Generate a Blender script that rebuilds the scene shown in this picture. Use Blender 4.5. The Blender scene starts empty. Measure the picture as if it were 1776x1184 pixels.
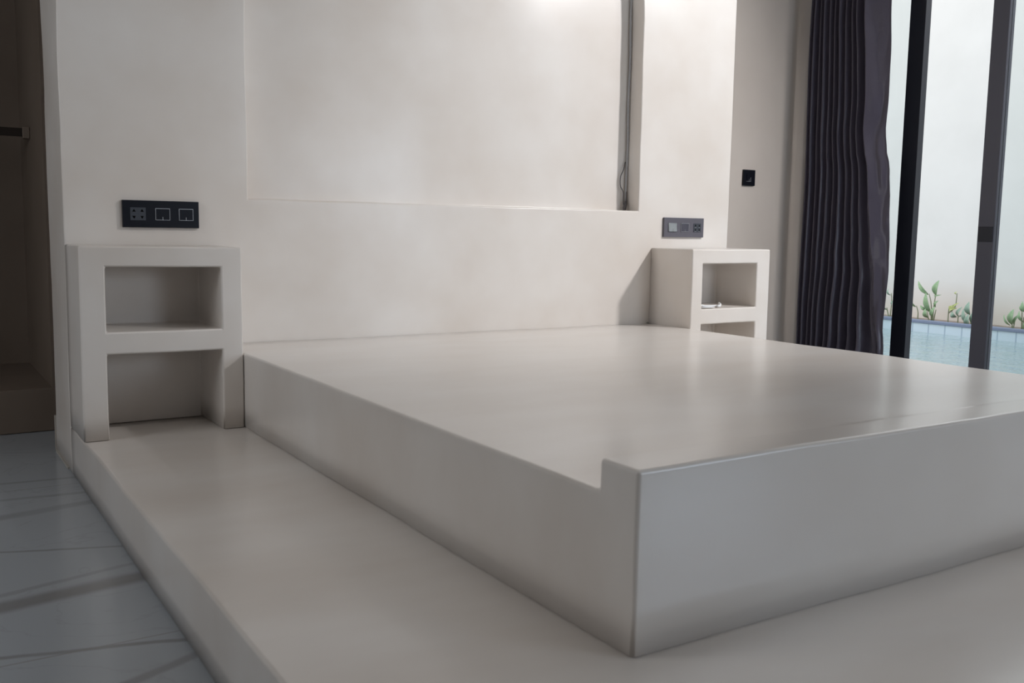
import bpy, bmesh, math, random
from mathutils import Vector, Matrix, noise

S = bpy.context.scene
COL = S.collection
random.seed(7)

# ------------------------------------------------------------------ camera
cam_d = bpy.data.cameras.new('camera')
cam = bpy.data.objects.new('camera', cam_d)
COL.objects.link(cam)
S.camera = cam
YAW, PITCH, ROLL, FPX = 0.5660, 0.1145, 0.0161, 1659.4
CAM = Vector((0.0035, -3.1, 0.6051))
F = Vector((math.sin(YAW) * math.cos(PITCH), math.cos(YAW) * math.cos(PITCH), -math.sin(PITCH)))
R0 = Vector((math.cos(YAW), -math.sin(YAW), 0))
U0 = R0.cross(F)
R_ = R0 * math.cos(ROLL) + U0 * math.sin(ROLL)
U_ = -R0 * math.sin(ROLL) + U0 * math.cos(ROLL)
m = Matrix((R_, U_, -F)).transposed().to_4x4()
m.translation = CAM
cam.matrix_world = m
cam_d.sensor_width = 36
cam_d.lens = FPX / 1776 * 36
cam_d.clip_start = 0.05
cam_d.dof.use_dof = True
cam_d.dof.focus_distance = 3.9
cam_d.dof.aperture_fstop = 7.0

# ------------------------------------------------------------------ light
S.view_settings.view_transform = 'Standard'
S.view_settings.look = 'None'
S.view_settings.gamma = 1
S.view_settings.exposure = 0.0
S.view_settings.use_curve_mapping = False
SKY = 2.3
w = bpy.data.worlds.new('world')
S.world = w
w.use_nodes = True
nt = w.node_tree
bg = nt.nodes['Background']
tc = nt.nodes.new('ShaderNodeTexCoord')
sep = nt.nodes.new('ShaderNodeSeparateXYZ')
cr = nt.nodes.new('ShaderNodeValToRGB')
nt.links.new(tc.outputs['Generated'], sep.inputs[0])
nt.links.new(sep.outputs['Z'], cr.inputs[0])
nt.links.new(cr.outputs[0], bg.inputs[0])
cr.color_ramp.elements[0].position = 0.0
cr.color_ramp.elements[0].color = (1.0, 0.97, 0.93, 1)
cr.color_ramp.elements[1].position = 0.8
cr.color_ramp.elements[1].color = (0.80, 0.89, 1.0, 1)
bg.inputs[1].default_value = SKY

def area(name, loc, target, sx, sy, power, col):
    d = bpy.data.lights.new(name, 'AREA'); d.shape = 'RECTANGLE'; d.size = sx; d.size_y = sy
    d.energy = power; d.color = col
    o = bpy.data.objects.new(name, d); COL.objects.link(o)
    o.location = loc
    o.rotation_euler = (Vector(loc) - Vector(target)).to_track_quat('Z', 'Y').to_euler()
    return o
# unseen spot added near the far end of the glazing, brightens the headboard
sp_d = bpy.data.lights.new('headboard_fill_spot', 'SPOT')
sp_d.energy = 400; sp_d.color = (0.985, 0.975, 0.985)
sp_d.spot_size = math.radians(65); sp_d.spot_blend = 1.0; sp_d.shadow_soft_size = 0.13
spot = bpy.data.objects.new('headboard_fill_spot', sp_d); COL.objects.link(spot)
spot.location = (4.25, -2.66, 2.66)
spot.rotation_euler = (Vector(spot.location) - Vector((2.8, 0, 0.85))).to_track_quat('Z', 'Y').to_euler()
# unseen fill lights added to the room
area('front_fill', (3.2, -5.1, 0.9), (2.2, -2, 0.2), 1.8, 1.3, 54, (0.74, 0.86, 1.0))  # added bluish fill for the bed foot
area('side_fill', (-1.8, -0.75, 1.2), (1.0, -1.0, 0.2), 1.0, 1.4, 22, (0.93, 0.96, 1.0))  # added fill for the faces turned left
area('column_glint_fill', (4.30, -1.66, 2.16), (2.85, 0, 1.5), 0.55, 0.24, 6, (1.0, 0.98, 0.97))  # added unseen light, makes the highlight on the column top
area('ceiling_fill', (1.6, -1.9, 2.72), (1.6, -1.9, 0), 1.6, 1.6, 6, (1.0, 0.95, 0.90))  # added weak overhead fill

# ------------------------------------------------------------------ sizes
XL, XB, X1, X2, XR, XC = 0.4047, 0.8529, 0.9525, 2.582, 2.6569, 3.0984
ND, ZN, ZL, ZB, ZF = 0.2552, 0.5462, 0.6966, 0.2281, -0.1436
YF, LW, LH = -2.0942, 0.0874, 0.0491
ZC = 2.75                      # ceiling
YBACK = 0.68                   # wall behind the headboard partition
XW = 4.40                      # inner face of the glazing
YWIN = -1.95                    # far jamb of the glazing
ZHEAD = 2.42
TH = 0.34                      # partition thickness

# ------------------------------------------------------------------ materials
def mat(name):
    m = bpy.data.materials.new(name)
    m.use_nodes = True
    return m, m.node_tree, m.node_tree.nodes['Principled BSDF']

def plain(name, col, rough=0.5, metal=0.0, **k):
    m, nt, b = mat(name)
    b.inputs['Base Color'].default_value = (*col, 1)
    b.inputs['Roughness'].default_value = rough
    b.inputs['Metallic'].default_value = metal
    for a, v in k.items():
        b.inputs[a].default_value = v
    return m

def plaster(name, c1, c2, rough=0.4, scale=2.2, bump=0.05, spec=0.5, coat=0.0, stretch=(1, 1, 1)):
    m, nt, b = mat(name)
    N, L = nt.nodes, nt.links
    g = N.new('ShaderNodeNewGeometry')
    mp = N.new('ShaderNodeMapping')
    mp.inputs['Scale'].default_value = stretch
    L.new(g.outputs['Position'], mp.inputs[0])
    n1 = N.new('ShaderNodeTexNoise'); n1.inputs['Scale'].default_value = scale
    n1.inputs['Detail'].default_value = 4; n1.inputs['Roughness'].default_value = 0.5
    n1.inputs['Distortion'].default_value = 0.0
    n2 = N.new('ShaderNodeTexNoise'); n2.inputs['Scale'].default_value = scale * 5
    n2.inputs['Detail'].default_value = 1; n2.inputs['Roughness'].default_value = 0.5
    for n in (n1, n2): L.new(mp.outputs[0], n.inputs['Vector'])
    mx = N.new('ShaderNodeMath'); mx.operation = 'MULTIPLY_ADD'
    mx.inputs[1].default_value = 0.9
    mul = N.new('ShaderNodeMath'); mul.operation = 'MULTIPLY'; mul.inputs[1].default_value = 0.1
    L.new(n2.outputs['Fac'], mul.inputs[0])
    L.new(n1.outputs['Fac'], mx.inputs[0]); L.new(mul.outputs[0], mx.inputs[2])
    r = N.new('ShaderNodeValToRGB')
    r.color_ramp.elements[0].position = 0.30; r.color_ramp.elements[0].color = (*c1, 1)
    r.color_ramp.elements[1].position = 0.70; r.color_ramp.elements[1].color = (*c2, 1)
    L.new(mx.outputs[0], r.inputs[0]); L.new(r.outputs[0], b.inputs['Base Color'])
    b.inputs['Roughness'].default_value = rough
    b.inputs['Specular IOR Level'].default_value = spec
    b.inputs['Coat Weight'].default_value = coat; b.inputs['Coat Roughness'].default_value = 0.17
    bp = N.new('ShaderNodeBump'); bp.inputs['Strength'].default_value = bump
    bp.inputs['Distance'].default_value = 0.02
    L.new(n1.outputs['Fac'], bp.inputs['Height']); L.new(bp.outputs[0], b.inputs['Normal'])
    return m

M = {}
M['plaster'] = plaster('warm_tadelakt_plaster', (0.69, 0.625, 0.565), (0.80, 0.76, 0.72), 0.30, spec=0.25, coat=0.12)
M['bed'] = plaster('smooth_tadelakt_plaster', (0.68, 0.62, 0.565), (0.785, 0.745, 0.705), 0.30, coat=0.34, stretch=(0.6, 1.5, 1))
M['wall'] = plaster('matte_wall_plaster', (0.60, 0.53, 0.47), (0.66, 0.59, 0.53), 0.7)
M['shell'] = plaster('room_plaster', (0.52, 0.49, 0.46), (0.58, 0.55, 0.52), 0.7)
M['closet'] = plaster('brown_closet_plaster', (0.17, 0.13, 0.10), (0.21, 0.165, 0.13), 0.7)
M['garden'] = plaster('white_garden_render', (0.62, 0.61, 0.59), (0.66, 0.65, 0.63), 0.8)
def splash_stain():
    """beige soil splash low on the garden wall"""
    nt = M['garden'].node_tree; N, L = nt.nodes, nt.links; b = N['Principled BSDF']
    old = b.inputs['Base Color'].links[0].from_socket
    g = N.new('ShaderNodeNewGeometry'); sp = N.new('ShaderNodeSeparateXYZ'); L.new(g.outputs['Position'], sp.inputs[0])
    n = N.new('ShaderNodeTexNoise'); n.inputs['Scale'].default_value = 2.5; n.inputs['Detail'].default_value = 5
    ad = N.new('ShaderNodeMath'); ad.operation = 'MULTIPLY_ADD'; ad.inputs[1].default_value = -0.5
    L.new(n.outputs['Fac'], ad.inputs[0]); L.new(sp.outputs['Z'], ad.inputs[2])
    mr = N.new('ShaderNodeMapRange'); mr.inputs['From Min'].default_value = -0.40; mr.inputs['From Max'].default_value = -0.14
    mr.inputs['To Min'].default_value = 1; mr.inputs['To Max'].default_value = 0
    L.new(ad.outputs[0], mr.inputs[0])
    mx = N.new('ShaderNodeMix'); mx.data_type = 'RGBA'; mx.inputs['B'].default_value = (0.58, 0.53, 0.475, 1)
    L.new(mr.outputs[0], mx.inputs['Factor']); L.new(old, mx.inputs['A']); L.new(mx.outputs['Result'], b.inputs['Base Color'])
splash_stain()
M['black_plate'] = plain('black_satin_plastic', (0.006, 0.007, 0.012), 0.35, **{'Specular IOR Level': 0.2})
M['slate'] = plain('slate_grey_plastic', (0.035, 0.04, 0.052), 0.45)
M['silver_line'] = plain('silver_trim', (0.45, 0.46, 0.48), 0.3, 0.6)
M['hole'] = plain('socket_hole_black', (0.002, 0.002, 0.002), 0.9)
M['frame'] = plain('dark_powder_coated_aluminium', (0.028, 0.030, 0.040), 0.38, 0.2)
M['frame_lit'] = plain('lit_powder_coated_aluminium', (0.10, 0.10, 0.125), 0.4, 0.1)  # frame metal with the room light it catches put into the colour
M['rail'] = plain('dark_bronze_rail', (0.05, 0.04, 0.035), 0.4, 0.6)
M['cable'] = plain('grey_cable_sheath', (0.42, 0.42, 0.43), 0.5)
M['cable_dark'] = plain('dark_connector', (0.10, 0.09, 0.09), 0.5)
M['white'] = plain('white_plastic', (0.8, 0.8, 0.8), 0.45)
M['crumb'] = plain('grey_plaster_crumb', (0.3, 0.29, 0.26), 0.9)
M['grout'] = plain('pale_sealant', (0.45, 0.42, 0.38), 0.6)
M['coping'] = plain('dark_blue_grey_coping', (0.15, 0.18, 0.26), 0.6)
M['terrace'] = plaster('terrace_stone', (0.32, 0.31, 0.30), (0.40, 0.39, 0.37), 0.6)
M['soil'] = plaster('planter_soil', (0.16, 0.12, 0.09), (0.28, 0.22, 0.17), 0.9, scale=12)
M['stem'] = plain('plant_stem', (0.16, 0.19, 0.10), 0.6)

def leaf_mat(name, c):
    m, nt, b = mat(name)
    N, L = nt.nodes, nt.links
    n = N.new('ShaderNodeTexNoise'); n.inputs['Scale'].default_value = 14
    r = N.new('ShaderNodeValToRGB')
    r.color_ramp.elements[0].position = 0.35; r.color_ramp.elements[0].color = (*[v * 0.7 for v in c], 1)
    r.color_ramp.elements[1].position = 0.7; r.color_ramp.elements[1].color = (*[min(1, v * 1.25) for v in c], 1)
    L.new(n.outputs['Fac'], r.inputs[0]); L.new(r.outputs[0], b.inputs['Base Color'])
    b.inputs['Roughness'].default_value = 0.45
    b.inputs['Subsurface Weight'].default_value = 0.0
    return m
M['leaf_green'] = leaf_mat('fresh_green_leaf', (0.24, 0.36, 0.19))
M['leaf_blue'] = leaf_mat('bluish_green_leaf', (0.23, 0.33, 0.25))
M['leaf_yellow'] = leaf_mat('yellow_green_leaf', (0.45, 0.50, 0.18))

# glass: plain transparent sheet with a Fresnel reflection
m, nt, b = mat('clear_glass')
nt.nodes.remove(b)
tr = nt.nodes.new('ShaderNodeBsdfTransparent'); tr.inputs[0].default_value = (0.95, 0.97, 0.97, 1)
gl = nt.nodes.new('ShaderNodeBsdfGlossy'); gl.inputs['Roughness'].default_value = 0.0
fr = nt.nodes.new('ShaderNodeFresnel'); fr.inputs[0].default_value = 1.35
mx = nt.nodes.new('ShaderNodeMixShader')
nt.links.new(fr.outputs[0], mx.inputs[0]); nt.links.new(tr.outputs[0], mx.inputs[1]); nt.links.new(gl.outputs[0], mx.inputs[2])
nt.links.new(mx.outputs[0], nt.nodes['Material Output'].inputs[0])
M['glass'] = m

# curtain satin
m, nt, b = mat('charcoal_satin_curtain')
b.inputs['Roughness'].default_value = 0.34
b.inputs['Sheen Weight'].default_value = 0.15
b.inputs['Base Color'].default_value = (0.080, 0.071, 0.101, 1)
n = nt.nodes.new('ShaderNodeTexNoise'); n.inputs['Scale'].default_value = 9; n.inputs['Detail'].default_value = 5
g = nt.nodes.new('ShaderNodeNewGeometry')
nt.links.new(g.outputs['Position'], n.inputs['Vector'])
bp = nt.nodes.new('ShaderNodeBump'); bp.inputs['Strength'].default_value = 0.35; bp.inputs['Distance'].default_value = 0.02
nt.links.new(n.outputs['Fac'], bp.inputs['Height']); nt.links.new(bp.outputs[0], b.inputs['Normal'])
M['curtain'] = m

# pool water and tiles
m, nt, b = mat('pool_water')
b.inputs['Base Color'].default_value = (0.26, 0.34, 0.345, 1)
b.inputs['Roughness'].default_value = 0.06
b.inputs['IOR'].default_value = 1.33
g = nt.nodes.new('ShaderNodeNewGeometry')
mp = nt.nodes.new('ShaderNodeMapping'); mp.inputs['Scale'].default_value = (2.5, 1.3, 1)
n = nt.nodes.new('ShaderNodeTexNoise'); n.inputs['Scale'].default_value = 3.2; n.inputs['Detail'].default_value = 4
bp = nt.nodes.new('ShaderNodeBump'); bp.inputs['Strength'].default_value = 0.5; bp.inputs['Distance'].default_value = 0.06
nt.links.new(g.outputs['Position'], mp.inputs[0]); nt.links.new(mp.outputs[0], n.inputs['Vector'])
nt.links.new(n.outputs['Fac'], bp.inputs['Height']); nt.links.new(bp.outputs[0], b.inputs['Normal'])
M['water'] = m

m, nt, b = mat('pool_tile')
g = nt.nodes.new('ShaderNodeNewGeometry'); sp = nt.nodes.new('ShaderNodeSeparateXYZ')
md = nt.nodes.new('ShaderNodeMath'); md.operation = 'PINGPONG'; md.inputs[1].default_value = 0.08
lt = nt.nodes.new('ShaderNodeMath'); lt.operation = 'LESS_THAN'; lt.inputs[1].default_value = 0.006
mc = nt.nodes.new('ShaderNodeMix'); mc.data_type = 'RGBA'
mc.inputs['A'].default_value = (0.50, 0.59, 0.65, 1); mc.inputs['B'].default_value = (0.30, 0.38, 0.46, 1)
nt.links.new(g.outputs['Position'], sp.inputs[0]); nt.links.new(sp.outputs['Y'], md.inputs[0])
nt.links.new(md.outputs[0], lt.inputs[0]); nt.links.new(lt.outputs[0], mc.inputs['Factor'])
nt.links.new(mc.outputs['Result'], b.inputs['Base Color'])
b.inputs['Roughness'].default_value = 0.3
M['pool_tile'] = m

# marble floor tiles with grey-brown veins (positions in floor metres)
m, nt, b = mat('white_marble_tile')
N, L = nt.nodes, nt.links
g = N.new('ShaderNodeNewGeometry')
nz = N.new('ShaderNodeTexNoise'); nz.inputs['Scale'].default_value = 5; nz.inputs['Detail'].default_value = 6
L.new(g.outputs['Position'], nz.inputs['Vector'])
nz2 = N.new('ShaderNodeTexNoise'); nz2.inputs['Scale'].default_value = 2.2; nz2.inputs['Detail'].default_value = 8
nz2.inputs['Distortion'].default_value = 1.5
L.new(g.outputs['Position'], nz2.inputs['Vector'])
def math_node(op, a, b_=None, c=None):
    n = N.new('ShaderNodeMath'); n.operation = op
    for i, v in enumerate((a, b_, c)):
        if v is None: continue
        if isinstance(v, (int, float)): n.inputs[i].default_value = v
        else: L.new(v, n.inputs[i])
    return n.outputs[0]
sp = N.new('ShaderNodeSeparateXYZ'); L.new(g.outputs['Position'], sp.inputs[0])
X_, Y_ = sp.outputs['X'], sp.outputs['Y']
wob = math_node('MULTIPLY', math_node('SUBTRACT', nz.outputs['Fac'], 0.5), 0.10)
tot = None
# tile rows 0.305 m deep; each row carries a dark streak along its far edge and a hair vein
veins = [(0.157, -0.684, 0.374, -0.765, 0.006, 0.55), (0.178, -0.400, 0.388, -0.352, 0.022, 0.42),
         (0.129, -1.045, 0.395, -1.005, 0.032, 0.60), (0.111, -1.293, 0.402, -1.375, 0.007, 0.70),
         (0.191, -0.225, 0.391, -0.238, 0.012, 0.35), (0.10, -0.985, 0.40, -0.915, 0.010, 0.35),
         (0.25, -1.52, 0.42, -1.44, 0.012, 0.5), (0.0, -1.75, 0.42, -1.62, 0.02, 0.5),
         (0.1, -2.1, 0.42, -2.2, 0.02, 0.5), (0.35, -0.048, 0.206, -0.035, 0.01, 0.3)]
for x0, y0, x1, y1, wd, st in veins:
    dx, dy = x1 - x0, y1 - y0
    l = math.hypot(dx, dy); a, bb = -dy / l, dx / l
    c = -(a * x0 + bb * y0)
    d = math_node('MULTIPLY_ADD', X_, a, math_node('MULTIPLY_ADD', Y_, bb, c))
    d = math_node('ABSOLUTE', math_node('ADD', d, math_node('MULTIPLY', wob, 0.35)))
    mr = N.new('ShaderNodeMapRange'); mr.interpolation_type = 'SMOOTHSTEP'
    mr.inputs['From Min'].default_value = wd * 0.4; mr.inputs['From Max'].default_value = wd * 1.5
    mr.inputs['To Min'].default_value = st; mr.inputs['To Max'].default_value = 0
    L.new(d, mr.inputs[0])
    tot = mr.outputs[0] if tot is None else math_node('MAXIMUM', tot, mr.outputs[0])
mod = N.new('ShaderNodeMapRange'); mod.inputs['From Min'].default_value = 0.35; mod.inputs['From Max'].default_value = 0.6
mod.inputs['To Min'].default_value = 0.55; mod.inputs['To Max'].default_value = 1
L.new(nz2.outputs['Fac'], mod.inputs[0])
tot = math_node('MULTIPLY', tot, mod.outputs[0])
# thin general marbling
fine = N.new('ShaderNodeMapRange'); fine.interpolation_type = 'SMOOTHSTEP'
fine.inputs['From Min'].default_value = 0.0; fine.inputs['From Max'].default_value = 0.012
fine.inputs['To Min'].default_value = 0.10; fine.inputs['To Max'].default_value = 0
L.new(math_node('ABSOLUTE', math_node('SUBTRACT', nz2.outputs['Fac'], 0.5)), fine.inputs[0])
tot = math_node('MAXIMUM', tot, fine.outputs[0])
mc = N.new('ShaderNodeMix'); mc.data_type = 'RGBA'
mc.inputs['A'].default_value = (0.36, 0.385, 0.41, 1); mc.inputs['B'].default_value = (0.13, 0.11, 0.10, 1)
L.new(tot, mc.inputs['Factor'])
# tile joints
jx = math_node('LESS_THAN', math_node('PINGPONG', math_node('ADD', X_, 0.21), 0.60), 0.0015)
jy = math_node('LESS_THAN', math_node('PINGPONG', math_node('ADD', Y_, 0.13), 0.60), 0.0015)
mj = N.new('ShaderNodeMix'); mj.data_type = 'RGBA'; mj.inputs['B'].default_value = (0.25, 0.24, 0.23, 1)
L.new(math_node('MAXIMUM', jx, jy), mj.inputs['Factor']); L.new(mc.outputs['Result'], mj.inputs['A'])
L.new(mj.outputs['Result'], b.inputs['Base Color'])
b.inputs['Roughness'].default_value = 0.16
M['floor'] = m

# ------------------------------------------------------------------ builders
def link(name, me, m=None, parent=None):
    o = bpy.data.objects.new(name, me)
    COL.objects.link(o)
    if m is not None: me.materials.append(M[m] if isinstance(m, str) else m)
    if parent is not None: o.parent = parent
    return o

def empty(name, loc, label, cat, group=None):
    o = bpy.data.objects.new(name, None)
    COL.objects.link(o)
    o.empty_display_size = 0.1
    o.location = loc
    o['label'] = label; o['category'] = cat
    if group: o['group'] = group
    bpy.context.view_layer.update()
    return o

def tag(o, label, cat, group=None):
    o['label'] = label; o['category'] = cat
    if group: o['group'] = group
    return o

def structure(o, label=None):
    o['kind'] = 'structure'
    if label: o['label'] = label
    return o

def rel(parent):
    """offset of a parent Empty, so that part meshes can be written in world metres"""
    return parent.location.copy() if parent is not None else Vector()

def bm_box(bm, a, b):
    x0, y0, z0 = a; x1, y1, z1 = b
    v = [bm.verts.new(p) for p in ((x0, y0, z0), (x1, y0, z0), (x1, y1, z0), (x0, y1, z0),
                                   (x0, y0, z1), (x1, y0, z1), (x1, y1, z1), (x0, y1, z1))]
    for f in ((0, 3, 2, 1), (4, 5, 6, 7), (0, 1, 5, 4), (1, 2, 6, 5), (2, 3, 7, 6), (3, 0, 4, 7)):
        bm.faces.new([v[i] for i in f])
    return v

def box(name, a, b, m, parent=None, bevel=0.0, seg=2):
    bm = bmesh.new()
    o = rel(parent)
    bm_box(bm, Vector(a) - o, Vector(b) - o)
    if bevel:
        bmesh.ops.bevel(bm, geom=bm.edges[:], offset=bevel, segments=seg, profile=0.5, affect='EDGES')
    me = bpy.data.meshes.new(name); bm.to_mesh(me); bm.free()
    ob = link(name, me, m, parent)
    if bevel: smooth(ob)
    return ob

def smooth(o):
    for p in o.data.polygons: p.use_smooth = True
    md = o.modifiers.new('wn', 'WEIGHTED_NORMAL'); md.weight = 100; md.keep_sharp = True
    return o

def prism_x(bm, prof, x0, x1):
    """closed (y, z) outline swept from x0 to x1"""
    a = [bm.verts.new((x0, y, z)) for y, z in prof]
    b = [bm.verts.new((x1, y, z)) for y, z in prof]
    n = len(prof)
    bm.faces.new(a); bm.faces.new(b[::-1])
    for i in range(n): bm.faces.new((a[i], b[i], b[(i + 1) % n], a[(i + 1) % n]))

def prism_y(bm, prof, y0, y1):
    """closed (x, z) outline swept from y0 to y1"""
    a = [bm.verts.new((x, y0, z)) for x, z in prof]
    b = [bm.verts.new((x, y1, z)) for x, z in prof]
    n = len(prof)
    bm.faces.new(a); bm.faces.new(b[::-1])
    for i in range(n): bm.faces.new((a[i], b[i], b[(i + 1) % n], a[(i + 1) % n]))

def masonry(name, build, cuts, m, parent=None, bevel=0.006, keep=None, step=0.07, amp=0.0016, split=None):
    """hand-trowelled solid: outline, openings cut out, soft arrises, slightly wavy faces"""
    bm = bmesh.new(); build(bm)
    bmesh.ops.recalc_face_normals(bm, faces=bm.faces[:])
    me = bpy.data.meshes.new(name); bm.to_mesh(me); bm.free()
    o = bpy.data.objects.new('tmp', me); COL.objects.link(o)
    tmp = []
    for c in cuts:
        cb = bmesh.new(); c(cb)
        bmesh.ops.recalc_face_normals(cb, faces=cb.faces[:])
        cm = bpy.data.meshes.new('cut'); cb.to_mesh(cm); cb.free()
        co = bpy.data.objects.new('cut', cm); COL.objects.link(co); tmp.append(co)
        md = o.modifiers.new('b', 'BOOLEAN'); md.operation = 'DIFFERENCE'; md.solver = 'EXACT'; md.object = co
    if tmp:
        bpy.context.view_layer.update()
        dg = bpy.context.evaluated_depsgraph_get()
        me = bpy.data.meshes.new_from_object(o.evaluated_get(dg))
    bpy.data.objects.remove(o)
    for t in tmp: bpy.data.objects.remove(t)
    bm = bmesh.new(); bm.from_mesh(me)
    bmesh.ops.dissolve_limit(bm, angle_limit=math.radians(0.5), verts=bm.verts[:], edges=bm.edges[:])
    es = []
    for e in bm.edges:
        if len(e.link_faces) != 2 or e.calc_face_angle(0) < math.radians(25): continue
        c = (e.verts[0].co + e.verts[1].co) / 2
        if keep and not keep(c, e): continue
        es.append(e)
    bmesh.ops.bevel(bm, geom=es, offset=bevel, segments=3, profile=0.5, affect='EDGES', clamp_overlap=True)
    bb = [min(v.co[i] for v in bm.verts) for i in range(3)], [max(v.co[i] for v in bm.verts) for i in range(3)]
    for ax in range(3):
        k = int((bb[1][ax] - bb[0][ax]) / step)
        nrm = [0, 0, 0]; nrm[ax] = 1
        for i in range(1, k + 1):
            p = [0, 0, 0]; p[ax] = bb[0][ax] + (bb[1][ax] - bb[0][ax]) * i / (k + 1)
            bmesh.ops.bisect_plane(bm, geom=bm.verts[:] + bm.edges[:] + bm.faces[:], plane_co=p, plane_no=nrm, dist=1e-5)
    part2 = None
    if split:
        pname, inside, planes = split
        for ax, val in planes:
            nrm = [0, 0, 0]; nrm[ax] = 1; p = [0, 0, 0]; p[ax] = val
            bmesh.ops.bisect_plane(bm, geom=bm.verts[:] + bm.edges[:] + bm.faces[:], plane_co=p, plane_no=nrm, dist=1e-5)
        lay = bm.faces.layers.int.new('part')
        for f in bm.faces: f[lay] = 1 if inside(f.calc_center_median()) else 0
    ofs = rel(parent)
    for v in bm.verts:
        p = v.co * 3.1
        d = Vector((noise.noise(p), noise.noise(p + Vector((31, 7, 3))), noise.noise(p + Vector((5, 57, 11)))))
        q = v.co * 9.0
        d += 0.35 * Vector((noise.noise(q + Vector((3, 3, 3))), noise.noise(q + Vector((11, 7, 3))), noise.noise(q + Vector((5, 17, 11)))))
        v.co += d * amp * 1.6
        v.co -= ofs
    def finish(nm, b2):
        edge = [e for e in b2.edges if e.is_boundary]
        for e in edge: e.smooth = False
        if split and edge: bmesh.ops.holes_fill(b2, edges=edge)          # close the joint between the two parts
        me2 = bpy.data.meshes.new(nm); b2.to_mesh(me2); b2.free()
        for p in me2.polygons: p.use_smooth = True
        return smooth(link(nm, me2, m, parent))
    if split:
        other = bm.copy(); l2 = other.faces.layers.int['part']
        bmesh.ops.delete(other, geom=[f for f in other.faces if not f[l2]], context='FACES')
        bmesh.ops.delete(bm, geom=[f for f in bm.faces if f[lay]], context='FACES')
        finish(pname, other)
    return finish(name, bm)

def tube(bm, pts, r, n=8, cap=True):
    pts = [Vector(p) for p in pts]
    rings = []
    for i, p in enumerate(pts):
        t = (pts[min(i + 1, len(pts) - 1)] - pts[max(i - 1, 0)]).normalized()
        a = t.orthogonal().normalized() if i == 0 else (prev - t * prev.dot(t)).normalized()
        prev = a
        b = t.cross(a)
        rr = r[i] if isinstance(r, (list, tuple)) else r
        rings.append([bm.verts.new(p + (a * math.cos(2 * math.pi * k / n) + b * math.sin(2 * math.pi * k / n)) * rr) for k in range(n)])
    for i in range(len(rings) - 1):
        for k in range(n):
            bm.faces.new((rings[i][k], rings[i][(k + 1) % n], rings[i + 1][(k + 1) % n], rings[i + 1][k]))
    if cap:
        bm.faces.new(rings[0][::-1]); bm.faces.new(rings[-1])

def smooth_path(pts, k=6):
    pts = [Vector(p) for p in pts]; out = []
    for i in range(len(pts) - 1):
        p0, p1, p2, p3 = pts[max(i - 1, 0)], pts[i], pts[i + 1], pts[min(i + 2, len(pts) - 1)]
        for j in range(k):
            t = j / k
            out.append(0.5 * ((2 * p1) + (p2 - p0) * t + (2 * p0 - 5 * p1 + 4 * p2 - p3) * t * t + (3 * p1 - p0 - 3 * p2 + p3) * t ** 3))
    out.append(pts[-1])
    return out

def from_bm(name, bm, m, parent=None, sm=True):
    bmesh.ops.recalc_face_normals(bm, faces=bm.faces[:])
    ofs = rel(parent)
    for v in bm.verts: v.co -= ofs
    me = bpy.data.meshes.new(name); bm.to_mesh(me); bm.free()
    if sm:
        for p in me.polygons: p.use_smooth = True
    return link(name, me, m, parent)

# ------------------------------------------------------------------ the room
XMIN, YMIN = -1.9, -5.2
XO = XW + 0.16
# floor (one slab)
structure(box('floor', (XMIN - 0.15, YMIN - 0.15, ZF - 0.12), (XO, YBACK + 0.9, ZF), 'floor'))
structure(box('ceiling', (XMIN - 0.15, YMIN - 0.15, ZC), (XO, YBACK + 0.9, ZC + 0.15), 'shell'))
structure(box('wall_left', (XMIN - 0.15, YMIN, ZF), (XMIN, YBACK, ZC), 'shell'))
structure(box('wall_front', (XMIN - 0.15, YMIN - 0.15, ZF), (XO, YMIN, ZC), 'shell'))
CX0, CX1, CZT, CZB, CYB = -0.55, 0.455, 2.2, 0.015, 1.45       # closet recess
def back_wall(bm): bm_box(bm, (XMIN - 0.15, YBACK, ZF), (XO, YBACK + 0.9, ZC))
structure(masonry('wall_back', back_wall, [lambda b: bm_box(b, (CX0, YBACK - 0.1, ZF - 0.05), (CX1, CYB, CZT))],
                  'wall', bevel=0.004, step=0.25))
# wall with the glazed opening
def right_wall(bm): bm_box(bm, (XW - 0.04, YMIN, ZF), (XO, YBACK, ZC))
structure(masonry('wall_right', right_wall,
                  [lambda b: bm_box(b, (XW - 0.2, YWIN, ZF - 0.1), (XO + 0.2, YBACK - 0.30, ZHEAD))], 'shell', bevel=0.004, step=0.4))

# headboard partition with a shallow arched niche
SPR, NR = 1.47, (X2 - X1) / 2
def arch(bm):
    cx = (X1 + X2) / 2
    prof = [(X1, ZL), (X2, ZL)]
    for i in range(0, 25):
        a = math.pi * i / 24
        prof.append((cx + NR * math.cos(a), SPR + NR * math.sin(a)))
    prism_y(bm, prof, -0.1, 0.082)
structure(masonry('wall_headboard', lambda bm: bm_box(bm, (XL, 0, ZF), (XC, TH, ZC)), [arch], 'plaster',
                  bevel=0.005, amp=0.0022,
                  keep=lambda c, e: c.z < ZC - .01 and c.z > ZF + .01))

# raised plinth around the bed
st = masonry('plinth', lambda bm: bm_box(bm, (XL, -2.86, ZF), (XC, -0.002, 0)), [], 'bed', bevel=0.007,
             keep=lambda c, e: c.z > ZF + .01 and c.y < -0.01)
tag(st, 'low cream plaster plinth step on the tiled floor under the bed platform', 'platform')

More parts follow.
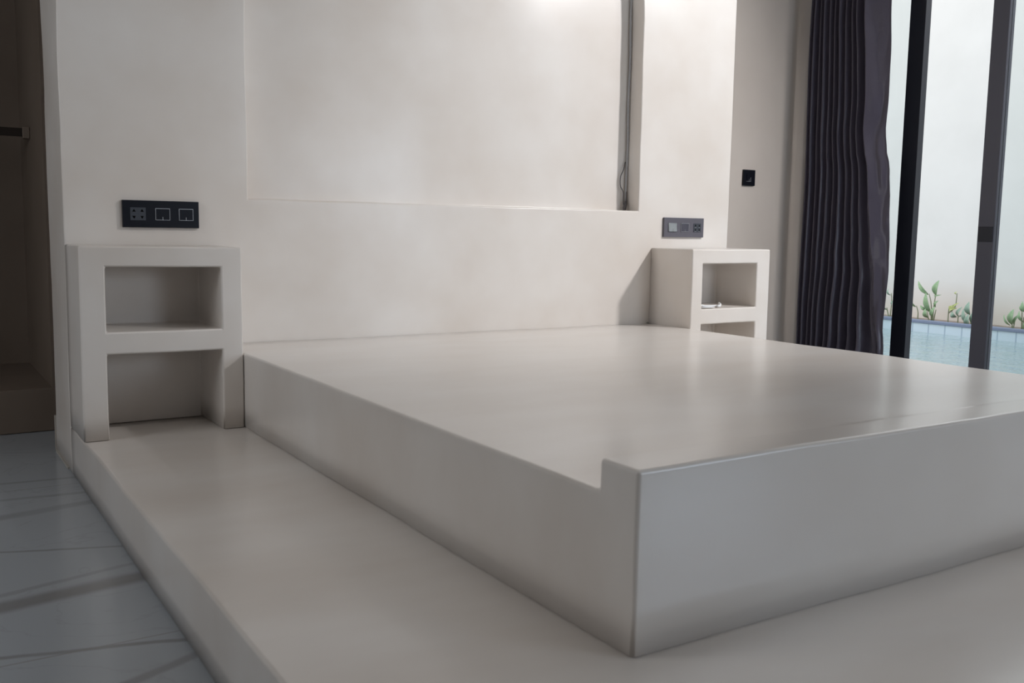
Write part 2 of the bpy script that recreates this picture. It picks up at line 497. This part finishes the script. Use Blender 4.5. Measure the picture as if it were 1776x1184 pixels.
# bed platform with raised foot lip
bed = empty('bed_platform', ((XB + XR) / 2, YF / 2, 0), 'large cream plaster bed base with raised lip at its foot, built against headboard wall', 'bed base')
prof = [(-0.003, 0.002), (YF, 0.002), (YF, ZB + LH), (YF + LW, ZB + LH), (YF + LW, ZB), (-0.003, ZB)]
masonry('base', lambda bm: prism_x(bm, prof, XB + 0.0015, XR - 0.0015), [], 'bed', bed, bevel=0.007,
        keep=lambda c, e: c.z > 0.01 and c.y < -0.02,
        split=('foot_lip', lambda c: c.z > ZB and c.y < YF + LW + 0.012, [(2, ZB), (1, YF + LW + 0.012)]))

# built-in bedside units with two open shelves
def nightstand(x0, x1, ox0, ox1, label):
    root = empty('nightstand', ((x0 + x1) / 2, -ND / 2, 0), label, 'nightstand', 'built-in bedside units')
    y1 = -0.014
    masonry('carcass', lambda bm: bm_box(bm, (x0, -ND, 0.002), (x1, -0.003, ZN)),
            [lambda b: bm_box(b, (ox0, -ND - 0.1, 0.306), (ox1, y1, 0.488)),
             lambda b: bm_box(b, (ox0, -ND - 0.1, -0.05), (ox1, y1, 0.243))], 'plaster', root, bevel=0.006,
            keep=lambda c, e: c.z > 0.005 and not (c.y > -0.008),
            split=('shelf', lambda c: ox0 < c.x < ox1 and 0.236 < c.z < 0.313 and c.y < y1 - 0.007,
                   [(0, ox0), (0, ox1), (2, 0.236), (2, 0.313)]))
    return root
nightstand(XL, XB, 0.472, 0.790, 'cream plaster bedside unit with empty shelves, beside the dark wardrobe recess')
nightstand(XR, XC, 2.716, 3.023, 'bright cream plaster bedside unit beside the curtain, white scrap on its shelf')

# ------------------------------------------------------------------ wardrobe recess, seen past the partition
clo = empty('wardrobe', ((CX0 + CX1) / 2, 1.1, ZF + 0.02), 'dark brown open wardrobe recess in the back wall with raised base', 'wardrobe')
box('base', (CX0 + .004, YBACK + 0.006, ZF + 0.001), (CX1 - .004, CYB - .004, CZB), 'closet', clo, 0.004)
box('back_panel', (CX0 + .004, CYB - 0.02, CZB), (CX1 - .004, CYB - .004, CZT - .004), 'closet', clo)
box('side_panel', (CX1 - 0.018, YBACK + 0.006, CZB), (CX1 - .004, CYB - 0.02, CZT - .004), 'closet', clo)
box('side_panel', (CX0 + .004, YBACK + 0.006, CZB), (CX0 + 0.018, CYB - 0.02, CZT - .004), 'closet', clo)
box('top_panel', (CX0 + .018, YBACK + 0.004, CZT - 0.018), (CX1 - .018, CYB - 0.02, CZT - .004), 'closet', clo)
rl = empty('clothes_rail', (0, 1.09, 0.955), 'dark metal clothes rail spanning the wardrobe recess', 'clothes rail')
box('rail', (CX0 + 0.04, 1.080, 0.938), (CX1 - 0.040, 1.094, 0.970), 'rail', rl, 0.004)
for a, b_ in ((CX1 - 0.044, CX1 - 0.0185), (CX0 + 0.0185, CX0 + 0.044)):
    bk = box('bracket', (a, 1.070, 0.930), (b_, 1.104, 0.975), 'closet', rl, 0.003)

# thin sealant bead where partition meets the tiles
bm = bmesh.new()
bm_box(bm, (XL - 0.006, TH - 0.004, ZF), (XL - 0.0005, TH + 0.003, ZF + 0.12))
bm_box(bm, (XL - 0.006, 0.06, ZF), (XL - 0.0005, TH + 0.003, ZF + 0.006))
structure(from_bm('trim_1', bm, 'grout', sm=False))

# ------------------------------------------------------------------ sockets and switches
def tri(bm, cx, cz, y, s, up, axis='y'):
    n = 3
    pts = []
    for k in range(n):
        a = math.pi / 2 + 2 * math.pi * k / n + (0 if up else math.pi)
        pts.append((cx + s * math.cos(a), cz + s * math.sin(a)))
    a = [bm.verts.new((x, y, z)) for x, z in pts]; b = [bm.verts.new((x, y - 0.0006, z)) for x, z in pts]
    bm.faces.new(a); bm.faces.new(b[::-1])
    for i in range(n): bm.faces.new((a[i], b[i], b[(i + 1) % n], a[(i + 1) % n]))

def switch_module(parent, cx, cz, y, w, h, rocker_mat, tilt=0.0):
    """square rocker with a fine silver outline and a short centre mark"""
    t = 0.0011
    bm = bmesh.new()
    bm_box(bm, (cx - w / 2, y - 0.0022, cz - h / 2), (cx + w / 2, y, cz - h / 2 + t))
    bm_box(bm, (cx - w / 2, y - 0.0026, cz + h / 2 - t * 1.3), (cx + w / 2, y, cz + h / 2))
    bm_box(bm, (cx - w / 2, y - 0.0022, cz - h / 2), (cx - w / 2 + t, y, cz + h / 2))
    bm_box(bm, (cx + w / 2 - t, y - 0.0022, cz - h / 2), (cx + w / 2, y, cz + h / 2))
    sw = from_bm('switch', bm, 'silver_line', parent, sm=False)
    bm = bmesh.new()
    v = bm_box(bm, (cx - w / 2 + t, y - 0.0020, cz - h / 2 + t), (cx + w / 2 - t, y, cz + h / 2 - t * 1.3))
    if tilt:
        v[0].co.y -= tilt; v[1].co.y -= tilt
    rk = link('rocker', bpy.data.meshes.new('rocker'), rocker_mat, None)
    for q in bm.verts: q.co -= rel(parent)
    bmesh.ops.recalc_face_normals(bm, faces=bm.faces[:])
    bm.to_mesh(rk.data); bm.free(); rk.parent = sw
    bm = bmesh.new()
    bm_box(bm, (cx - 0.0007, y - 0.0026 - tilt, cz - h / 2 + t), (cx + 0.0007, y - 0.001, cz - h / 2 + h * 0.28))
    for q in bm.verts: q.co -= rel(parent)
    mk = bpy.data.meshes.new('indicator'); bm.to_mesh(mk); bm.free()
    mo = link('indicator', mk, 'silver_line', sw)
    return sw

def socket_module(parent, cx, cz, y, w, h, base_mat, rims=False):
    so = from_bm('socket', (lambda bm: (bm_box(bm, (cx - w / 2, y - 0.0016, cz - h / 2), (cx + w / 2, y, cz + h / 2)), bm)[1])(bmesh.new()), base_mat, parent, sm=False)
    bm = bmesh.new()
    for sx in (-1, 1):
        for sz in (-1, 1):
            tri(bm, cx + sx * w * 0.26, cz + sz * h * 0.24, y - 0.0016, h * 0.15, sz > 0)
            bm_box(bm, (cx + sx * w * .26 - h * .05, y - .0022, cz + sz * h * .24 - h * .08), (cx + sx * w * .26 + h * .05, y - .0016, cz + sz * h * .24 + h * .08))
    for q in bm.verts: q.co -= rel(parent)
    bmesh.ops.recalc_face_normals(bm, faces=bm.faces[:])
    me = bpy.data.meshes.new('pin_holes'); bm.to_mesh(me); bm.free()
    link('pin_holes', me, 'hole', so)
    if rims:
        bm = bmesh.new()
        for sx in (-1, 1):
            for sz in (-1, 1):
                zc = cz + sz * h * .24 - h * .19
                bm_box(bm, (cx + sx * w * .26 - w * .11, y - .0022, zc), (cx + sx * w * .26 + w * .11, y - .0015, zc + .0012))
        for q in bm.verts: q.co -= rel(parent)
        me = bpy.data.meshes.new('rim'); bm.to_mesh(me); bm.free()
        link('rim', me, 'silver_line', so)
    return so

def panel(x0, x1, z0, z1, order, label, plate_mat, rocker, sock, rims):
    root = empty('wall_switch_panel', ((x0 + x1) / 2, 0.0, (z0 + z1) / 2), label, 'switch panel', 'triple switch panels')
    box('faceplate', (x0, -0.011, z0), (x1, 0.002, z1), plate_mat, root, 0.0012)
    y = -0.011
    cz = (z0 + z1) / 2
    wd = x1 - x0
    for kind, f, w_, rm, tl in order:
        cx = x0 + wd * f
        if kind == 'switch': switch_module(root, cx, cz, y, w_, 0.036, rm, tl)
        else: socket_module(root, cx, cz, y, w_, w_ * 0.86, sock, rims)
    return root

M['plate_grey'] = plain('dark_grey_plastic', (0.115, 0.110, 0.130), 0.3)
M['rocker_reflection'] = plain('painted_reflection_rocker', (0.26, 0.28, 0.29), 0.25)  # reflection on the tilted rocker put into its base colour
M['rocker_grey'] = plain('dark_rocker', (0.065, 0.063, 0.082), 0.35)
panel(0.567, 0.793, 0.599, 0.681, [('socket', 0.195, 0.045, None, 0), ('switch', 0.515, 0.043, 'black_plate', 0), ('switch', 0.825, 0.043, 'black_plate', 0)],
      'black triple plate with one socket and two switches, above the nightstand by the wardrobe', 'black_plate', None, 'slate', False)
panel(2.717, 2.942, 0.592, 0.674, [('switch', 0.20, 0.046, 'rocker_reflection', 0.004), ('switch', 0.515, 0.045, 'rocker_grey', 0.0), ('socket', 0.83, 0.042, None, 0)],
      'dark grey triple plate with two switches and socket, above the nightstand near the curtain', 'plate_grey', None, 'slate', True)

# single switch on the back wall beside the curtain
sx0, sx1, sz0, sz1 = 3.868, 3.955, 0.873, 0.958
sp_ = empty('wall_switch', ((sx0 + sx1) / 2, YBACK, (sz0 + sz1) / 2), 'small square black light switch alone on the shaded back wall', 'switch')
box('faceplate', (sx0, YBACK - 0.012, sz0), (sx1, YBACK + 0.003, sz1), 'black_plate', sp_, 0.0015)
bm = bmesh.new()
cxs, czs, yb = (sx0 + sx1) / 2, (sz0 + sz1) / 2, YBACK - 0.012
bm_box(bm, (cxs - 0.022, yb - 0.003, czs - 0.022), (cxs + 0.018, yb, czs + 0.022))
from_bm('rocker', bm, 'rocker_grey' if False else 'black_plate', sp_, sm=False)
bm = bmesh.new()
bm_box(bm, (cxs - 0.024, yb - 0.0035, czs - 0.021), (cxs + 0.008, yb, czs - 0.0185))
bm_box(bm, (cxs + 0.005, yb - 0.0035, czs - 0.021), (cxs + 0.008, yb, czs + 0.001))
bm_box(bm, (cxs - 0.006, yb - 0.0035, czs - 0.021), (cxs - 0.004, yb, czs - 0.008))
from_bm('silver_mark', bm, 'silver_line', sp_, sm=False)

# ------------------------------------------------------------------ cable in the niche corner
cb = empty('cable', (X2 - 0.02, 0.07, ZL), 'thin grey cable hanging down the niche corner with a loose looped end', 'cable')
bm = bmesh.new()
tube(bm, [(X2 - 0.008 - 0.0025 * math.sin(i * 1.3), 0.0735, 0.72 + i * 0.07) for i in range(0, 17)], 0.0045)
from_bm('conduit', bm, 'cable', cb)
bm = bmesh.new()
tube(bm, smooth_path([(2.5675, 0.076, 0.90), (2.556, 0.072, 0.868), (2.540, 0.070, 0.838), (2.541, 0.070, 0.800), (2.556, 0.070, 0.775),
                      (2.556, 0.068, 0.735), (2.560, 0.066, 0.712), (2.568, 0.066, 0.7035), (2.573, 0.068, 0.730), (2.573, 0.070, 0.778)]), 0.0022, 6)
from_bm('loose_wire', bm, 'cable_dark', cb)
bm = bmesh.new()
tube(bm, [(2.556, 0.062, 0.701), (2.558, 0.062, 0.712), (2.562, 0.063, 0.728), (2.564, 0.064, 0.738)], [0.0035, 0.0065, 0.0055, 0.002], 8)
from_bm('connector', bm, 'cable_dark', cb)

# white scrap lying on the shelf, small crumb in the bed corner
bm = bmesh.new()
tube(bm, smooth_path([(2.722, -0.240, 0.318), (2.735, -0.236, 0.3195), (2.752, -0.230, 0.3155), (2.790, -0.226, 0.3145), (2.835, -0.222, 0.3145), (2.852, -0.218, 0.3155)]), 0.0035, 6)
tube(bm, smooth_path([(2.822, -0.236, 0.3135), (2.842, -0.228, 0.3140), (2.856, -0.216, 0.3185), (2.860, -0.206, 0.3195)]), [0.0055] * 18 + [0.007], 8)
bm_box(bm, (2.73, -0.243, 0.3085), (2.80, -0.224, 0.312))
sc = from_bm('cable_scrap', bm, 'white', None)
tag(sc, 'small crumpled white cable offcut lying on the bedside shelf', 'cable offcut')
bm = bmesh.new()
bmesh.ops.create_icosphere(bm, subdivisions=2, radius=0.005)
for v in bm.verts: v.co = v.co * (1 + 0.5 * noise.noise(v.co * 300)) ; v.co.z *= 0.7; v.co += Vector((2.642, -0.012, ZB + 0.0035))
cr_ = from_bm('plaster_crumb', bm, 'crumb')
tag(cr_, 'tiny grey plaster crumb in the corner of the bed base', 'crumb')

# ------------------------------------------------------------------ sliding glass doors
def glass_door(name, ya, yb, x, stile=0.10, lock=False, label=None, fm='frame'):
    """ya > yb; panel lies at x .. x + 0.045"""
    root = bpy.data.objects.new(name, None); COL.objects.link(root)
    root.location = (x, (ya + yb) / 2, ZF); root['kind'] = 'structure'
    if label: root['label'] = label
    z0, z1 = ZF + 0.02, ZHEAD - 0.05
    d = 0.045
    for y0, y1 in ((ya - stile, ya), (yb, yb + stile)):
        box('stile', (x, y0, z0), (x + d, y1, z1), fm, root, 0.002)
    box('bottom_rail', (x, yb + stile, z0), (x + d, ya - stile, z0 + 0.09), fm, root, 0.002)
    box('top_rail', (x, yb + stile, z1 - 0.07), (x + d, ya - stile, z1), fm, root, 0.002)
    box('pane', (x + d * 0.4, yb + stile, z0 + 0.09), (x + d * 0.4 + 0.006, ya - stile, z1 - 0.07), 'glass', root)
    if lock:
        lk = box('lock', (x - 0.004, ya - stile + 0.004, 0.592), (x + 0.001, ya - 0.004, 0.663), 'frame', root, 0.001)
    return root
glass_door('door_1', YBACK - 0.315, -0.008, XW, 0.090, label='fixed glass panel partly behind the curtain')
glass_door('door_2', -0.400, -1.45, XW - 0.055, 0.082, lock=True, fm='frame_lit', label='sliding glass panel with a black lock, standing open')
glass_door('door_3', -1.36, -1.92, XW, 0.085)
bm = bmesh.new()
for a, b_ in (((XW - 0.07, YWIN, ZF), (XW + 0.07, YBACK - 0.305, ZF + 0.02)), ((XW - 0.07, YWIN, ZHEAD - 0.05), (XW + 0.07, YBACK - 0.305, ZHEAD)),
              ((XW - 0.07, YBACK - 0.315, ZF + .02), (XW + 0.07, YBACK - 0.302, ZHEAD - .05)), ((XW - 0.07, YWIN, ZF + .02), (XW + 0.07, YWIN + 0.02, ZHEAD - .05))):
    bm_box(bm, a, b_)
structure(from_bm('trim_2', bm, 'frame', sm=False), 'dark aluminium outer frame of the sliding doors')

# ------------------------------------------------------------------ curtain
EDGE = [(-0.2, -0.045), (0.04, -0.030), (0.17, -0.014), (0.30, -0.017), (0.41, -0.021), (0.55, -0.010), (0.78, 0.008), (0.95, 0.022),
        (1.06, 0.050), (1.15, 0.062), (1.30, 0.056), (1.5, 0.061), (1.78, 0.079), (2.5, 0.10)]
def interp(z, tab):
    for (a, p), (b, q) in zip(tab, tab[1:]):
        if z <= b:
            t = max(0, (z - a) / (b - a)); t = t * t * (3 - 2 * t)
            return p + (q - p) * t
    return tab[-1][1]
def curtain():
    root = empty('curtain', (4.2, 0.25, ZF + 0.03), 'full-length charcoal satin curtain gathered beside the glass doors', 'curtain')
    NY, NZ = 420, 60
    z0, z1 = ZF + 0.02, 2.44
    bm = bmesh.new()
    grid = []
    folds = 17
    for j in range(NZ + 1):
        z = z0 + (z1 - z0) * j / NZ
        row = []
        low = max(0.0, min(1.0, (0.9 - z) / 1.0))               # fans out lower down
        # room-side edge: pinches at about z = .98 then widens again
        yr = interp(z, EDGE) + 0.006
        yl = 0.566 + 0.004 * math.sin(z * 5) + 0.006 * (z - 0.9)
        for i in range(NY + 1):
            t = i / NY
            s = t ** 0.82 if t > 0 else 0
            y = yl + (yr - yl) * t
            # fold phase: slants to the wall as it drops
            tb = interp(z, [(-0.2, 0.965), (0.04, 0.955), (0.345, 0.895), (0.58, 0.845), (0.81, 0.82), (1.22, 0.805), (1.8, 0.765), (2.5, 0.75)])
            q = min(1.0, t / tb) * 0.8
            u = q + low ** 1.5 * 0.13 * math.sin(math.pi * q / 0.8)
            ph0 = 2 * math.pi * folds * (0.8 ** 0.9) * 0.8
            if t < tb:
                ph = 2 * math.pi * folds * (u ** 0.9) * 0.8
                amp = 0.021 + 0.010 * noise.noise(Vector((q * 9, z * 0.4, 1))) + 0.012 * low * math.sin(math.pi * q)
                x = amp * math.sin(ph + 0.5 * noise.noise(Vector((q * 5, z * 0.8, 4)))) + 0.006 * math.sin(ph * 0.37 + 1.2)
                x += 0.006 * noise.noise(Vector((q * 26, z * 1.1, 9)))
                near = max(0.0, 1 - (tb - t) / 0.035)
                near = near * near * (3 - 2 * near)
                x = x * (1 - near) - 0.034 * near                    # a proud ridge before the leading panel
            else:
                k = (t - tb) / (1 - tb)
                wid = (1 - tb) / 0.2
                x = -0.034 + 0.052 * (1 - (1 - k) ** 1.7) * wid
                x += 0.014 * noise.noise(Vector((k * 2.2, z * 6.5, 2))) * math.sin(math.pi * k)
            # smooth hand-over into the flat leading edge
            row.append(bm.verts.new((4.225 + x, y + 0.004 * noise.noise(Vector((t * 11, z * 0.9, 5))), z)))
        grid.append(row)
    for j in range(NZ):
        for i in range(NY):
            bm.faces.new((grid[j][i], grid[j][i + 1], grid[j + 1][i + 1], grid[j + 1][i]))
    c = from_bm('fabric', bm, 'curtain', root)
    md = c.modifiers.new('solid', 'SOLIDIFY'); md.thickness = 0.0015
    bm = bmesh.new()
    tube(bm, [(4.225, 0.60, 2.46), (4.225, -3.05, 2.46)], 0.012, 10)
    from_bm('curtain_track', bm, 'frame', root)
    return root
curtain()

# ------------------------------------------------------------------ outside
XP0, XP1 = 5.35, 7.69
structure(box('terrace', (XO, -9, ZF - 0.12), (XP0, 9, ZF - 0.02), 'terrace'))
pool = empty('swimming_pool', ((XP0 + XP1) / 2, 0, -0.6), 'pale blue swimming pool with dark edge outside the glass doors', 'pool')
box('water', (XP0, -9, -0.9), (XP1, 9, -0.235), 'water', pool)
box('tile_band', (XP1, -9, -0.9), (XP1 + 0.03, 9, -0.153), 'pool_tile', pool)
box('coping', (XP1 - 0.012, -9, -0.153), (XP1 + 0.09, 9, -0.128), 'coping', pool, 0.004)
structure(box('planting_bed', (XP1 + 0.03, -9, -0.9), (8.2, 9, -0.155), 'soil'))
structure(box('wall_garden', (8.2, -9.5, -0.9), (8.4, 9.5, 3.15), 'garden'))
structure(box('ground', (-14, -16, -1.05), (24, 16, -0.9), 'terrace'))

def leaf(bm, base, tip, width, bend=0.03, nrm=Vector((-1, 0, 0))):
    base, tip = Vector(base), Vector(tip)
    ax = tip - base
    side = ax.cross(nrm).normalized()
    out = side.cross(ax).normalized()
    n = 8
    rows = []
    for i in range(n + 1):
        t = i / n
        w_ = width * math.sin(math.pi * min(1, t * 0.96 + 0.02)) ** 0.75 * (1 - 0.25 * t)
        c = base + ax * t + out * bend * math.sin(math.pi * t)
        rows.append([bm.verts.new(c + side * w_ * 0.5 * k - out * abs(k) * w_ * 0.22 * -1) for k in (-1, -0.5, 0, 0.5, 1)])
    for i in range(n):
        for k in range(4):
            bm.faces.new((rows[i][k], rows[i][k + 1], rows[i + 1][k + 1], rows[i + 1][k]))

def plant(y, x, stems, leaves, lm, label):
    z0 = -0.157
    root = empty('garden_plant', (x, y, z0), label, 'plant', 'young plants in the poolside bed')
    bm = bmesh.new()
    for pts in stems:
        pp = smooth_path([(x + q[2] if len(q) > 2 else x, y - q[0], z0 + q[1]) for q in pts], 4)
        tube(bm, pp, [0.006 - 0.003 * i / len(pp) for i in range(len(pp))], 6)
    from_bm('stem', bm, 'stem', root)
    for (a, b_, w_, dx) in leaves:
        bm = bmesh.new()
        leaf(bm, (x + dx * 0.3, y - a[0], z0 + a[1]), (x + dx, y - b_[0], z0 + b_[1]), w_)
        lf = from_bm('leaf', bm, lm, root)
        md = lf.modifiers.new('s', 'SOLIDIFY'); md.thickness = 0.0012
# offsets: first number runs to the right in the photo (towards the camera along the pool), second is height
PX = 7.88
plant(2.40, PX, [[(0, 0), (0.0, .10)], [(.01, 0), (0.0, .12), (-.01, .19)]], [((0, .09), (-.05, .19), .05, -.03), ((-.01, .14), (.00, .235), .03, .02), ((0, .08), (.03, .13), .03, -.02)], 'leaf_blue',
      'small bluish plant just right of the first dark door stile')
plant(2.325, PX, [[(0, 0), (0.0, .08), (-.02, .14)]], [((-.02, .13), (-.085, .215), .034, -.02)], 'leaf_green',
      'single drooping leaf plant between the first stile and the tallest plant')
plant(2.185, PX, [[(0, 0), (-.01, .16), (-.04, .26)], [(.01, 0), (.02, .18), (.035, .30)], [(.02, 0), (.04, .12)], [(-.02, 0), (-.05, .10)]],
      [((-.04, .25), (-.135, .37), .045, -.03), ((.035, .25), (.065, .385), .064, -.02), ((.0, .09), (-.035, .27), .062, -.05), ((.03, .24), (.11, .26), .018, -.04),
       ((-.03, .11), (-.10, .15), .035, -.03), ((.02, .05), (.055, .15), .045, -.04), ((-.02, .04), (-.03, .13), .05, -.05), ((.03, .14), (.045, .20), .03, .02)], 'leaf_green',
      'tallest green plant with broad upright leaves in the poolside bed')
plant(2.02, PX, [[(0, 0), (0.0, .14)], [(0, .10), (.06, .16), (.07, .28)]], [((.01, .135), (.09, .15), .035, -.02), ((.05, .15), (.115, .20), .022, -.03), ((.0, .13), (.045, .165), .035, .02), ((.07, .27), (.072, .295), .018, .0)], 'leaf_yellow',
      'thin yellow-green plant with a wispy stalk beside the tallest plant')
plant(1.925, PX, [[(0, 0), (0.0, .09)]], [((-.01, .07), (-.04, .12), .05, -.03), ((0, .08), (.045, .165), .035, -.02), ((0, .07), (.07, .10), .015, .02)], 'leaf_blue',
      'small short plant with a dark leaf, second before the sliding door stile')
plant(1.80, PX, [[(0, 0), (0.0, .10)], [(.03, 0), (.03, .06)]], [((-.01, .10), (-.01, .215), .06, -.03), ((-.02, .02), (-.06, .15), .045, -.03), ((.02, .02), (.055, .15), .045, -.03), ((0, .0), (.01, .11), .06, -.06)], 'leaf_blue',
      'bushy bluish-green plant right against the sliding door stile')
plant(1.43, PX, [[(0, 0), (0.0, .08)], [(.01, 0), (.02, .07)]], [((0, .05), (0.015, .18), .06, -.02), ((-.01, .04), (-.06, .13), .022, -.03), ((.01, .05), (.05, .14), .03, .02)], 'leaf_green',
      'stubby bright green plant first past the sliding door stile')
plant(1.335, PX, [[(0, 0), (0.0, .12)], [(.02, 0), (.03, .18)], [(-.01, 0), (-.02, .18)]], [((0, .08), (-.03, .17), .03, -.02), ((.03, .16), (-.005, .25), .045, -.03), ((.04, .10), (.08, .22), .05, -.02), ((-.02, .16), (-.035, .22), .014, .02), ((.04, .0), (.06, .12), .05, -.03)], 'leaf_green',
      'leafy green plant at the photo edge by the pool')
plant(2.62, PX, [[(0, 0), (0.01, .14), (0.0, .24)], [(-.01, 0), (-.04, .10)]], [((0, .22), (-.02, .28), .022, -.02), ((-.03, .08), (-.06, .14), .03, -.02), ((.01, .12), (.03, .17), .02, .02)], 'leaf_blue',
      'faint thin plant seen between the curtain and the first stile')
